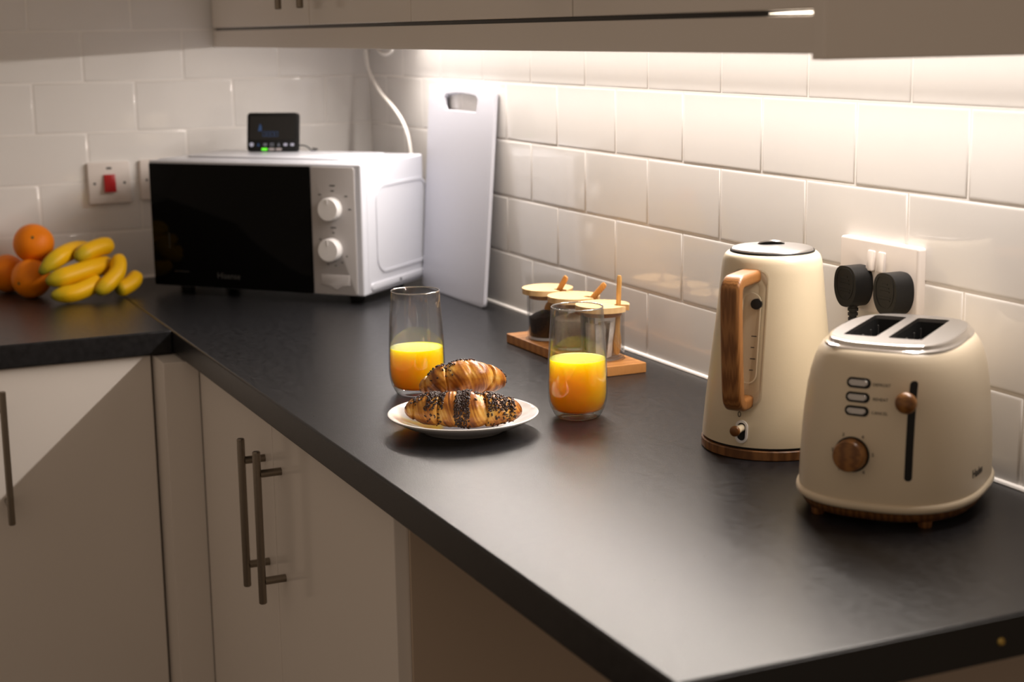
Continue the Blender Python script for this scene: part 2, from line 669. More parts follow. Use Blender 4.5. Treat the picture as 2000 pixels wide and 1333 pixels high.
lc = thing('base_cabinet', 'white gloss base cabinet under the fruit with a diagonal shadow across its door', 'cabinet')
g = new()
box(g, .010, .596, -1.24, -.640, -.76, -.0405)
obj('carcass', g, M['carcass'], lc)
g = new()
box(g, .5975, .618, -.925, -.6328, DZ0, DZ1, .0022, 3)
d = obj('door', g, M['door'], lc, wn=True)
bar_handle(d, T(.618, -.8845, -.186))
g = new()
box(g, .5975, .618, -1.238, -.928, DZ0, DZ1, .0022, 3)
d = obj('door', g, M['door'], lc, wn=True)
g = new()
box(g, .53, .545, -1.24, -.640, -.908, -.762)
obj('plinth', g, M['carcass'], lc)

# ------------------------------------------------------------------ wall cabinets, pelmet, light strip
CF = -.343                      # door front plane
CB = .5085                      # door bottom
TOPZ = 1.22


def wall_cabinet(x0, x1, xm, label):
    c = thing('wall_cabinet', label, 'cabinet', (x0, 0, CB))
    g = new()
    box(g, .001, x1 - x0 - .001, CF + .023, -.008, .493 - CB, TOPZ - CB)
    obj('carcass', g, M['carcass'], c)
    for a, b, hs in ((x0 + .001, xm - .0013, -1), (xm + .0013, x1 - .001, 1)):
        g = new()
        box(g, a - x0, b - x0, CF, CF + .020, 0, TOPZ - CB, .0018, 3)
        d = obj('door', g, M['door'], c, wn=True)
        bar_handle(d, T((xm - x0) + hs * .062, CF, .0275 + .1135) @ Matrix.Rotation(R(-90), 4, 'Z'))
    g = new()
    box(g, .0, x1 - x0, CF + .007, CF + .022, .5015 - CB, .5085 - CB - .0004)
    obj('gap_shade_strip', g, M['gap'], c)  # black strip stands in for the shade inside the open gap
    return c


wall_cabinet(.012, 1.141, .666, 'white gloss wall cabinet above the microwave with two dark handle ends showing')
wall_cabinet(1.141, 2.149, 1.651, 'white gloss wall cabinet above the kettle, next to the deep end panel')
g = new()
box(g, .004, 2.149, -.340, -.322, .4695, .5035, .0015, 2)
tag(obj('pelmet', g, M['door'], wn=True), 'long pale pelmet strip under the wall cabinets hiding the strip light', 'pelmet')
g = new()
box(g, 2.1495, 2.1685, -.364, -.0015, .4652, TOPZ, .0015, 3)
tag(obj('end_panel', g, M['door'], wn=True), 'deep pale end panel finishing the wall cabinets at upper right', 'panel')

ls = thing('strip_light', 'slim white strip light glowing under the wall cabinets along the tiles', 'light', (LED_X0, LED_Y, LED_Z))
g = new()
box(g, 0, LED_X1 - LED_X0, -.009, .009, .0015, .0085, .001, 2)
obj('housing', g, M['cable_white'], ls)
for lamp in lamps:
    lamp.parent = ls
    lamp.location = ((LED_X1 - LED_X0) / 2, 0, -.001)
g = new()
ol = [(2.045, .5056), (2.075, .5052), (2.1485, .5047), (2.1485, .5073), (2.075, .5067), (2.045, .5060)]
prism(g, [(x - LED_X0, z - LED_Z) for x, z in ol], 0, .002, mtx=T(0, CF + .0065 - LED_Y, 0) @ RX90)
obj('light_streak', g, M['streak_glow'], ls)  # glowing sliver added to draw the streak of light in the gap

# lead of the strip light
cw = new()
pts = smooth_path([(.100, -.030, .490), (.0765, -.0335, .4625), (.100, -.0355, .416), (.183, -.043, .375), (.272, -.044, .341),
                   (.305, -.036, .306), (.316, -.031, .262), (.318, -.029, .20), (.318, -.028, .05)], 10)
sweep(cw, pts, circle(.0036, 12))
lead = tag(obj('power_lead', cw, M['cable_white'], angle=60), 'white power lead curving down the tiles from the wall cabinets behind the microwave', 'cable')
cw = new()
pts = smooth_path([(.120, -.030, .492), (.143, -.030, .462), (.165, -.031, .4535), (.195, -.032, .4508), (.222, -.031, .456), (.230, -.030, .466),
                   (.222, -.028, .492)], 10)
sweep(cw, pts, circle(.0034, 12))
obj('spare_loop', cw, M['cable_white'], lead, angle=60)


# ------------------------------------------------------------------ switches and socket
def plate_bm(wd, ht, dp=.0095):
    b = new()
    prism(b, rrect(wd, ht, .004, 4), 0, dp, .0030, 4)
    return b


WBACK = Matrix(((0, 0, 1, 0), (1, 0, 0, 0), (0, 1, 0, 0), (0, 0, 0, 1)))       # plate x -> +y, y -> z, z -> +x  (on the back wall)
WRIGHT = Matrix(((1, 0, 0, 0), (0, 0, -1, 0), (0, 1, 0, 0), (0, 0, 0, 1)))     # plate x -> +x, y -> z, z -> -y  (on the right wall)


def placed(bm, mtx):
    bmesh.ops.transform(bm, matrix=mtx, verts=bm.verts)
    return bm


def screw_bm(x, y, z, r=.0026):
    b = new()
    lathe(b, [(r, z - .001), (r, z + .0002), (r * .7, z + .0005), (0, z + .0005)], 12, T(x, y, 0))
    return b


sw = thing('cooker_switch', 'square white cooker switch with a red rocker on the back wall', 'switch', (0, -.5705, .2008))
obj('faceplate', placed(plate_bm(.087, .0845), WBACK), M['switch'], sw, angle=50)
g = new()
vs = prism(g, [(-.0118, -.0178), (.0118, -.0178), (.0112, .0178), (-.0112, .0178)], .004, .0155, .001, 2)
for v in g.verts:
    if v.co.z > .012:
        v.co.z += -.10 * v.co.y
obj('rocker', placed(g, WBACK), M['red'], sw)
g = new()
prism(g, rrect(.0105, .0042, .001), .009, .0098)
obj('neon_window', placed(g, WBACK @ T(0, .0305, 0)), M['black_print'], sw)
for s in (-1, 1):
    obj('screw', placed(screw_bm(s * .0302, 0, .0095), WBACK), M['darkmetal'], sw)

s2 = thing('wall_switch', 'white switch plate half hidden behind the microwave on the back wall', 'switch', (0, -.4645, .2035))
obj('faceplate', placed(plate_bm(.087, .0825), WBACK), M['switch'], s2, angle=50)
obj('screw', placed(screw_bm(-.0302, 0, .0095), WBACK), M['darkmetal'], s2)
obj('screw', placed(screw_bm(.0302, 0, .0095), WBACK), M['darkmetal'], s2)

SX, SZ = 1.7905, .1995
so = thing('double_socket', 'white double socket with two rocker switches on the right wall tiles', 'socket', (SX, 0, SZ))
obj('faceplate', placed(plate_bm(.149, .087, .0105), WRIGHT), M['switch'], so, angle=50)
for x in (-.0110, .0085):
    g = new()
    prism(g, rrect(.0135, .0245, .002, 3), .006, .0135, .001, 2)
    for v in g.verts:
        if v.co.z > .01:
            v.co.z += -.12 * v.co.y
    obj('rocker_switch', placed(g, WRIGHT @ T(x, .0195, 0)), M['switch'], so)
for s in (-1, 1):
    obj('screw', placed(screw_bm(s * .0605, -.004, .0105, .003), WRIGHT), M['darkmetal'], so)


def plug(x, z, label, cable):
    t = thing('power_plug', label, 'plug', (x, 0, z), group='black plugs in the double socket')
    ol = []
    for k in range(72):
        a = R(-90 + 360 * k / 72)
        c, s = math.cos(a), math.sin(a)
        px = math.copysign(abs(c) ** .72, c) * .0215
        py = math.copysign(abs(s) ** .8, s) * (.0235 if s > 0 else .026)
        if s < 0:
            px *= 1 - .22 * (-s) ** 1.5
        ol.append((px, py))
    b = new()
    prism(b, ol, .0105, .036, .0055, 4)
    obj('body', placed(b, WRIGHT), M['black'], t, angle=50)
    b = new()
    sm = [(px * .78, py * .78 + .0025) for px, py in ol]
    si = [(px * .73, py * .74 + .0025) for px, py in ol]
    band(b, sm, si, .0355, .0365)
    for yy, ww in ((.0100, .010), (.0060, .016), (.0015, .018), (-.0055, .022), (-.0085, .020)):
        box(b, -ww / 2, ww / 2, yy, yy + .0014, .0355, .0365)
    obj('moulding_mark', placed(b, WRIGHT), M['black'], t)
    b = new()
    prof = [(0, 0)]
    for k in range(6):
        r0 = .0068 - .00035 * k
        prof += [(r0, -.0005 - .0058 * k), (r0, -.0038 - .0058 * k), (r0 - .0016, -.0041 - .0058 * k), (r0 - .0016, -.0060 - .0058 * k)]
    prof += [(0, prof[-1][1])]
    lathe(b, prof, 16, T(0, -.023, -.022))
    obj('strain_relief', b, M['rubber'], t)
    b = new()
    pts = smooth_path([(px - x, py, pz - z) for px, py, pz in cable], 8)
    sweep(b, pts, circle(.0036, 10))
    obj('cable', b, M['rubber'], t, angle=60)
    return t


plug(1.7620, .1885, 'black plug on the left of the double socket, nearer the kettle',
     [(1.762, -.023, .135), (1.763, -.025, .08), (1.775, -.03, .03), (1.785, -.035, .0042), (1.815, -.02, .0042)])
plug(1.8380, .1895, 'black plug on the right of the double socket, behind the toaster',
     [(1.838, -.023, .136), (1.838, -.018, .08), (1.85, -.014, .03), (1.87, -.014, .0042), (1.905, -.016, .0042)])

# ------------------------------------------------------------------ microwave
MW = thing('microwave', 'white microwave with a black glass door and two white dials in the corner', 'microwave', (.382, -.3765, 0), R(41.95))
W2 = .2325
mz0, mz1 = .0155, .2590
MD = .257
g = new()
box(g, -W2 + .003, W2 - .0015, .022, MD, mz0 - .001, mz1 + .0015, .005, 3)
obj('casing', g, M['mw_white'], MW, wn=True)
g = new()      # raised top panel
prism(g, rrect(.36, .17, .018, 5, -.015, .150), mz1 + .0008, mz1 + .0042, .0022, 3)
obj('top_panel', g, M['mw_white'], MW, angle=50)
g = new()
box(g, -W2, W2, 0, .0205, mz0, mz1, .0035, 3)
obj('front_frame', g, M['mw_white'], MW, wn=True)
# pressed panel and rib on the right side
SIDE = Matrix(((0, 0, 1, W2 - .0015), (1, 0, 0, 0), (0, 1, 0, 0), (0, 0, 0, 1)))
g = new()
band(g, rrect(.212, .167, .034, 8, .163, .1335), rrect(.202, .157, .030, 8, .163, .1335), -.003, .0016, SIDE)
prism(g, rrect(.202, .157, .030, 8, .163, .1335), -.003, .0004, mtx=SIDE)
obj('side_panel', g, M['mw_white'], MW, angle=60)
g = new()
prism(g, rrect(.225, .014, .005, 5, .142, .0285), -.003, .0022, .0016, 3, mtx=SIDE)
obj('side_rib', g, M['mw_white'], MW, angle=60)
g = new()
lathe(g, [(.0028, -.002), (.0028, .0032), (0, .0032)], 12, SIDE @ T(.145, .0285, 0))
obj('side_screw', g, M['darkmetal'], MW)
FRONT = RX90       # local x, y(up) -> x, z ; z -> -y
g = new()
prism(g, rrect(.3555, .2365, .0022, 3, -.0515, .1355), -.004, .0042, .0010, 2, mtx=FRONT)
door = obj('door', g, M['blackglass'], MW, angle=50)
g = text_bm('Hisense', .0165, .00005)
obj('brand_print', placed(g, FRONT @ T(-.0585, .0412, .0043)), M['dim_print'], door)
for (x, z, wd, ht) in ((-.165, .046, .034, .0022), (-.19, .105, .003, .030)):
    g = new()
    box(g, x - wd / 2, x + wd / 2, -.00435, -.0042, z - ht / 2, z + ht / 2)
    obj('small_print', g, M['worktop'], door)
g = new()
prism(g, rrect(.0915, .2365, .005, 4, .1740, .1355), -.004, .0030, .0008, 2, mtx=FRONT)
pan = obj('control_panel', g, M['mw_panel'], MW, angle=50)
for i, (kx, kz) in enumerate(((.1715, .1772), (.1695, .1017))):
    g = new()
    lathe(g, [(.0215, -.001), (.0215, .006), (.0212, .0165), (.0200, .0180), (0, .0184)], 48, FRONT @ T(kx, kz, .0022))
    kn = obj('dial', g, M['mw_knob'], pan, angle=40)
    g = new()
    box(g, kx - .001, kx + .001, -.0214, -.0206, kz + .010, kz + .019)
    obj('pointer', g, M['mw_knob'], kn)
for (x, z, wd) in ((.1740, .2200, .011), (.1738, .2103, .007), (.1470, .2030, .006), (.2020, .2010, .006), (.2090, .1770, .006),
                   (.1735, .1425, .011), (.1735, .1330, .004), (.1450, .1200, .004), (.142, .106, .003), (.160, .0740, .004), (.176, .0720, .004),
                   (.190, .0780, .004), (.200, .090, .003)):
    g = new()
    box(g, x - wd / 2, x + wd / 2, -.0034, -.0029, z - .0012, z + .0012)
    obj('dial_mark', g, M['grey_print'], pan)
bo = [(.1440, .0545), (.2045, .0545), (.2045, .0355), (.1880, .0340), (.1770, .0250), (.1660, .0340), (.1440, .0355)]
g = new()
prism(g, bo, .001, .0040, .0008, 2, mtx=FRONT)
obj('door_button', g, M['mw_panel'], pan, angle=50)
for fx in (-.19, .19):
    for fy in (.05, .21):
        g = new()
        lathe(g, [(0, 0), (.012, 0), (.014, .003), (.014, mz0 + .0005), (0, mz0 + .0005)], 20, T(fx, fy, 0))
        obj('foot', g, M['rubber'], MW)

# in-home display on top of the microwave
MT = mz1 + .0042
hd = thing('energy_display', 'small black energy display screen with a green light standing on the microwave', 'display', (.196, -.2805, MT), R(54.4))
TILT = Matrix.Rotation(R(-8), 4, 'X')
g = new()
prism(g, rrect(.106, .0775, .006, 5), -.012, 0, .0015, 3, mtx=TILT @ T(0, 0, .0392) @ RX90)
obj('body', g, M['black'], hd, angle=50)
g = new()
prism(g, rrect(.094, .047, .001, 2), 0, .0004, mtx=TILT @ T(0, 0, .0475) @ RX90)
obj('screen', g, M['screen'], hd)
g = new()
prism(g, [(-.030, -.006), (-.0225, -.006), (-.0225, .003), (-.0262, .009)], .0004, .0007, mtx=TILT @ T(0, 0, .0475) @ RX90)
for k in range(4):
    band(g, rrect(.0065, .010, .001, 2, -.017 + k * .0085, -.012), rrect(.005, .0085, .0008, 2, -.017 + k * .0085, -.012), .0004, .0007, mtx=TILT @ T(0, 0, .0475) @ RX90)
obj('reading', g, M['icon_blue'], hd)
for k, mm in enumerate(('icon_white', 'icon_blue', 'icon_dim', 'icon_dim', 'icon_dim', 'icon_white', 'icon_white')):
    g = new()
    x = -.0435 + k * .0142
    if k in (0,):
        prism(g, circle(.0042, 16), 0, .0004, mtx=TILT @ T(x, 0, .0145) @ RX90)
    elif k in (1, 4):
        prism(g, [(-.003, -.003), (.003, -.003), (0, .004)], 0, .0004, mtx=TILT @ T(x, 0, .0145) @ RX90)
    elif k == 3:
        band(g, rrect(.0075, .0065, .001, 2), rrect(.0045, .0035, .0008, 2), 0, .0004, mtx=TILT @ T(x, 0, .0145) @ RX90)
    else:
        prism(g, rrect(.0080, .0055, .0026, 3), 0, .0004, mtx=TILT @ T(x, 0, .0145) @ RX90)
    obj('icon', g, M[mm], hd)
for k, mm in enumerate(('led_green', 'led_off', 'led_off')):
    g = new()
    prism(g, rrect(.0125, .0048, .0022, 3), 0, .0005, mtx=TILT @ T(-.0165 + k * .0150, 0, .0052) @ RX90)
    obj('indicator', g, M[mm], hd)
g = new()
box(g, -.025, .025, .010, .040, .0, .004, .001, 2)
box(g, -.025, .025, .012, .017, .002, .045, .001, 2)
obj('stand', g, M['black'], hd, wn=True)
g = new()
sweep(g, smooth_path([(.050, .012, .012), (.062, .018, .011), (.070, .022, .006), (.074, .024, .0016), (.080, .045, .0016), (.06, .075, .0016)], 8), circle(.0014, 8))
obj('cable', g, M['rubber'], hd, angle=60)

# ------------------------------------------------------------------ chopping board
g = new()
H = .3945
TH = .0075
cr = .012
outer = []
cs = [(.3985, 0), (.7000, 0), (.6895, H), (.3735, H)]
for i, c in enumerate(cs):
    pv, nx = Vector(cs[i - 1]), Vector(cs[(i + 1) % 4])
    c = Vector(c)
    a = (pv - c).normalized() * cr
    b = (nx - c).normalized() * cr
    for k in range(6):
        t = k / 5
        outer.append((c + a) * (1 - t) ** 2 + c * 2 * t * (1 - t) + (c + b) * t ** 2)
hole = [(.463, .350), (.608, .3500), (.6125, .358), (.6135, .372), (.606, .3785), (.575, .3815), (.54, .3825), (.50, .3815), (.463, .3785), (.4555, .372), (.4565, .358)]
faces_for = []
loops = []
for z in (0, TH):
    lo = [g.verts.new((p[0], p[1], z)) for p in outer]
    hi = [g.verts.new((p[0], p[1], z)) for p in hole]
    es = []
    for lp in (lo, hi):
        for i in range(len(lp)):
            es.append(g.edges.new((lp[i], lp[(i + 1) % len(lp)])))
    bmesh.ops.triangle_fill(g, edges=es, use_beauty=True)
    loops.append((lo, hi))
rim = []
for k in (0, 1):
    a, b = loops[0][k], loops[1][k]
    for i in range(len(a)):
        j = (i + 1) % len(a)
        g.faces.new((a[i], a[j], b[j], b[i]))
    for lp in (a, b):
        for i in range(len(lp)):
            rim.append(g.edges.get((lp[i], lp[(i + 1) % len(lp)])))
bmesh.ops.bevel(g, geom=rim, offset=.0016, segments=2, profile=.5, affect='EDGES')
lean = math.atan2(.0355, H)
BM = T(0, -.0462, 0) @ Matrix.Rotation(-lean, 4, 'X') @ T(0, TH, 0) @ RX90
bmesh.ops.transform(g, matrix=BM, verts=g.verts)
zmin = min(v.co.z for v in g.verts)
bmesh.ops.translate(g, verts=g.verts, vec=(0, 0, -zmin))
tag(obj('chopping_board', g, M['board'], wn=True), 'white plastic chopping board with a hand slot leaning on the tiles beside the microwave', 'chopping board')


# ------------------------------------------------------------------ oranges
def orange(x, y, z, r, rot, label):
    rnd = random.Random(int(x * 1e4))
    t = thing('orange', label, 'orange', (x, y, z), group='oranges stacked at the left')
    b = new()
    bmesh.ops.create_uvsphere(b, u_segments=48, v_segments=32, radius=1)
    off = Vector((rnd.random() * 9, rnd.random() * 9, 0))
    for v in b.verts:
        k = 1 + .018 * mnoise.noise(v.co * 1.6 + off)
        d = max(0, v.co.z - .93) / .07
        v.co = Vector((v.co.x * k, v.co.y * k, v.co.z * k * .97 - .02 * d * d)) * r
    bmesh.ops.transform(b, matrix=rot.to_4x4(), verts=b.verts)
    obj('peel', b, M['orange'], t, angle=80)
    b = new()
    lathe(b, [(0, r * .955), (.0022, r * .955), (.0030, r * .948), (.0030, r * .93), (0, r * .93)], 10, rot.to_4x4())
    obj('stem', b, M['stem'], t)


def tilt(ax, ay):
    return Matrix.Rotation(R(ax), 3, 'X') @ Matrix.Rotation(R(ay), 3, 'Y')


orange(.148, -.757, .0372, .0378, tilt(100, 40), 'orange resting on the worktop in front, touching the banana tips')
orange(.0545, -.789, .0376, .0376, tilt(-60, 20), 'orange at the far left edge, half hidden behind the front one')
orange(.1045, -.7420, .0990, .0390, tilt(20, 62), 'topmost orange sitting on the other oranges')


# ------------------------------------------------------------------ bananas
def banana(path, r, label, green=0.0):
    pts = smooth_path(path, 9)
    # lengthen out of sight toward the stalk
    c = sum((p for p in pts), Vector()) / len(pts)
    b = new()
    lay = b.verts.layers.float.new('along')
    n = len(pts)
    shape = []
    for k in range(20):
        a = 2 * math.pi * k / 20
        rr = 1 + .035 * math.cos(5 * a) 
        shape.append((rr * math.cos(a), rr * math.sin(a)))
    sc = []
    for i in range(n):
        t = i / (n - 1)
        e = 1.0
        if t < .34:
            e = .20 + .80 * math.sin(t / .34 * math.pi / 2) ** .9
        if t > .80:
            q = (t - .80) / .20
            e = math.sqrt(max(0, 1 - q * q * .80))
        sc.append(r * e)
    rings = sweep(b, pts, shape, sc)
    for i, rg in enumerate(rings):
        for v in rg:
            v[lay] = .9 * i / (n - 1) - green
    return tag(obj('banana', b, M['banana'], angle=70), label, 'banana', 'bunch of bananas beside the oranges')


banana([(.215, -.7500, .0545), (.210, -.7300, .0710), (.195, -.7045, .0840), (.167, -.6775, .0885), (.136, -.6520, .0840), (.112, -.633, .076)],
       .0172, 'long green-tipped banana reaching up at the left of the bunch, against the oranges', .02)
banana([(.214, -.6812, .0767), (.206, -.6672, .0847), (.195, -.6457, .0917), (.183, -.6227, .0952), (.173, -.6067, .0912)],
       .0172, 'topmost banana of the bunch, short and blunt with a green tip', .02)
banana([(.236, -.7430, .0405), (.236, -.7250, .0450), (.230, -.6980, .0500), (.218, -.6640, .0560), (.197, -.6300, .0590), (.180, -.6120, .0575)],
       .0182, 'banana lying across the middle of the bunch')
banana([(.252, -.7380, .0170), (.252, -.7200, .0172), (.252, -.6940, .0190), (.241, -.6670, .0255), (.230, -.6530, .0300), (.220, -.6430, .0335)],
       .0168, 'lowest banana lying flat on the worktop at the front of the bunch')
banana([(.261, -.6535, .0150), (.257, -.6445, .0225), (.249, -.6265, .0350), (.236, -.6085, .0500), (.221, -.6025, .0660), (.211, -.608, .0735)],
       .0158, 'banana standing steeply at the right of the middle ones')
banana([(.236, -.6125, .0150), (.233, -.6055, .0165), (.226, -.5910, .0205), (.216, -.5750, .0285), (.203, -.5660, .0385)],
       .0160, 'short banana at the far right end of the bunch, beside the microwave')


# ------------------------------------------------------------------ juice glasses
def juice_glass(x, y, level, label):
    t = thing('juice_glass', label, 'glass', (x, y, 0), group='glasses of orange juice')
    out = [(0, .0012), (.020, .0010), (.0265, 0), (.0288, .0012), (.0312, .0050), (.0352, .0130), (.0378, .0220), (.0389, .0330), (.0389, .045),
           (.0381, .072), (.0367, .100), (.0347, .130), (.0338, .1440)]
    rim = [(.0336, .1450), (.0330, .1453), (.0325, .1448)]
    inn = [(.0328, .130), (.0351, .100), (.0366, .072), (.0374, .045), (.0373, .033), (.0362, .0230), (.0334, .0145), (.0290, .0098), (.018, .0082), (0, .0080)]
    b = new()
    lathe(b, out[4:] + rim + inn, 72)
    tb = obj('tumbler', b, M['glass'], t, angle=60)
    b = new()
    lathe(b, [(.0338, .1440), (.03385, .1448), (.0336, .1455), (.0331, .1457), (.0326, .1454), (.0324, .1447), (.0326, .1440)], 72, closed=True)
    obj('rim', b, M['glass_rim'], tb, angle=60)
    b = new()
    lathe(b, out[:6] + [(.0300, .0128), (.018, .0078), (0, .0076)], 72)
    obj('foot', b, M['glass_foot'], tb, angle=60)
    ins = [(r, z) for r, z in reversed(inn)]
    prof = []
    for r, z in ins:
        if z < level - .001:
            prof.append((max(0, r - .00025), z + .0003))
    rl = prof[-1][0] + (.0366 - .00025 - prof[-1][0]) * (level - prof[-1][1]) / (.072 - prof[-1][1]) if level > .045 else prof[-1][0]
    prof += [(rl, level), (rl - .0010, level - .0004), (rl - .004, level - .0008), (0, level - .0008)]
    b = new()
    lathe(b, prof, 72)
    tag(obj('orange_juice', b, M['juice'], t, angle=60), 'bright orange juice')
    return t


juice_glass(1.2855, -.4030, .0660, 'half full glass of orange juice behind the plate, nearer the microwave')
juice_glass(1.5110, -.2680, .0772, 'half full glass of orange juice right of the plate, in front of the jars')

# ------------------------------------------------------------------ plate and croissants
PX, PY = 1.5035, -.4265
pt = new()
lathe(pt, [(0, .0030), (.045, .0030), (.050, .0005), (.0535, 0), (.0555, .0015), (.060, .0045), (.078, .0110), (.0925, .0188), (.0952, .0206),
           (.0954, .0220), (.0945, .0226), (.0925, .0222), (.078, .0150), (.064, .0092), (.055, .0066), (.046, .0058), (0, .0058)], 96, T(PX, PY, 0))
tag(obj('plate', pt, M['china'], angle=60), 'round white china plate holding the two croissants', 'plate')


def croissant(name, loc, rz, L, rmax, bend, segs, label, seed, tx=0.0, ty=0.0, sprinkle=None, asym=0.0, lift=0.0):
    rnd = random.Random(seed)
    t = thing(name, label, 'croissant', loc, rz)
    t.rotation_euler = (tx, ty, rz)
    n, m = 150, 44
    b = new()
    lay = b.verts.layers.float.new('bake')
    rings = []
    radii = []
    seg_ph = [rnd.uniform(-.25, .25) for _ in range(40)]
    for i in range(n):
        s = i / (n - 1) * 2 - 1                       # -1 .. 1 along the pastry
        x = s * L / 2
        yb = bend * (s * s)                            # horns bend backward
        base = (max(0.0, 1 - abs(s) ** 2.6)) ** .52
        base = base * .86 + .14 * max(0, 1 - abs(s) ** 8) ** .5
        dx = math.atan2(2 * bend * s, L / 2)
        ring = []
        for k in range(m):
            a = 2 * math.pi * k / m
            ca, sa = math.cos(a), math.sin(a)
            nz = mnoise.noise(Vector((x * 60 + seed, ca * 1.6, sa * 1.6)))
            fine = mnoise.noise(Vector((x * 520 + 4 * sa + seed * 3, ca * .9, sa * .9)))
            # shells overlap outward from the middle; their edges run slanted round the pastry
            f = abs(s + asym + .050 * ca + .02 * nz) * segs + .18 * mnoise.noise(Vector((s * 3 + seed, 0, 7)))
            fr = f - math.floor(f)
            dome = math.sqrt(max(0, 1 - (2 * fr - .85) ** 2 * .72))
            step = .80 + .30 * dome * (1 - .3 * abs(s)) + .05 * (.5 - fr)
            q = rmax * base * step * (1 + .085 * nz + .030 * fine)
            h = q * sa * (.95 if sa > 0 else .72)
            o = q * ca * 1.08
            v = b.verts.new((x - math.sin(dx) * o, yb + math.cos(dx) * o, h))
            crest = math.exp(-((fr - .42) / .22) ** 2)
            v[lay] = -.02 + .34 * crest + .38 * fine + .30 * nz + .22 * abs(s) ** 3 + (.16 if sa < -.3 else 0) + .10 * (sa > .3)
            ring.append(v)
        rings.append(ring)
        radii.append((x, yb))
    for p, q in zip(rings, rings[1:]):
        for k in range(m):
            j = (k + 1) % m
            b.faces.new((p[k], p[j], q[j], q[k]))
    b.faces.new(rings[0])
    b.faces.new(rings[-1][::-1])
    zm = min(v.co.z for v in b.verts)
    bmesh.ops.translate(b, verts=b.verts, vec=(0, 0, -zm))
    surf = [[v.co.copy() for v in rg] for rg in rings]
    obj('pastry', b, M['croissant'], t, angle=80)
    # chocolate sprinkles pressed into the bands listed in `sprinkle`: (s0, s1, a0, a1, count)
    b = new()
    for (s0, s1, a0, a1, cnt) in sprinkle or ():
        for _ in range(cnt):
            s = rnd.uniform(s0, s1)
            a = R(rnd.gauss((a0 + a1) / 2, (a1 - a0) / 3.2))
            fi = (s + 1) / 2 * (n - 1)
            i = min(max(int(fi), 1), n - 3)
            fk = (a / (2 * math.pi) * m) % m
            k = int(fk) % m
            ti, tk = fi - int(fi), fk - int(fk)
            j = (k + 1) % m
            p = (surf[i][k].lerp(surf[i][j], tk)).lerp(surf[i + 1][k].lerp(surf[i + 1][j], tk), ti)
            nrm = (surf[i][(k + 1) % m] - surf[i][k - 1]).cross(surf[i + 1][k] - surf[i - 1][k]).normalized()
            cc = Vector((radii[i][0], radii[i][1], p.z))
            if nrm.dot(p - Vector((radii[i][0], radii[i][1], -zm))) < 0:
                nrm.negate()
            q = nrm.to_track_quat('Z', 'Y').to_matrix().to_4x4()
            spin = Matrix.Rotation(rnd.uniform(0, 6.28), 4, 'Z') @ Matrix.Rotation(rnd.uniform(-.5, .5), 4, 'Y')
            ln = rnd.uniform(.0012, .0022)
            mt = T(*(p + nrm * rnd.uniform(.0002, .0012))) @ q @ spin
            r0 = rnd.uniform(.0008, .0011)
            prof = [(0, -ln), (r0 * .8, -ln * .8), (r0, 0), (r0 * .8, ln * .8), (0, ln)]
            lathe(b, prof, 6, mt @ Matrix.Rotation(R(90), 4, 'Y'))
    tag(obj('chocolate_sprinkles', b, M['sprinkle'], t, angle=80), 'dark chocolate sprinkles', kind='stuff')
    return t


LAT = math.atan2(.9094, .4159)       # direction that runs left-to-right across the photograph
croissant('croissant', (PX + .0185, PY - .0085, .0078), LAT - R(6), .148, .0248, .010, 2.5,
          'lower croissant lying flat on the white plate, thick with chocolate sprinkles', 11, asym=.02,
          sprinkle=((-.08, .15, 50, 200, 560), (-.54, -.26, 40, 160, 330), (.42, .86, 30, 190, 420), (-.84, -.5, 50, 130, 90), (.2, .4, 45, 110, 50)))
croissant('croissant', (PX - .0265, PY + .0150, .0375), LAT + R(8), .106, .0240, .026, 2.3,
          'upper croissant stacked on the other one, golden with few sprinkles', 29, tx=R(-32), ty=R(-2), asym=-.05,
          sprinkle=((-.62, -.1, 45, 130, 170), (-.1, .25, 50, 115, 90), (.75, .95, 60, 170, 30), (-.7, -.2, 110, 175, 30)))

# ------------------------------------------------------------------ jars on their stand
ST = thing('jar_stand', 'rectangular bamboo stand carrying three glass jars against the tiles', 'stand', (1.163, -.0985, 0), R(.6))
g = new()
box(g, -.155, .155, -.0405, .0405, 0, .0150, .0015, 2)
obj('board', g, M['bamboo'], ST, wn=True)
g = new()
for x in (-.0875, .0015, .0930):
    b0 = T(x, 0, 0)
    band(g, circle(.0345, 40), circle(.0328, 40), .0148, .01525, b0)
obj('recess_ring', g, M['base_wood'], ST)


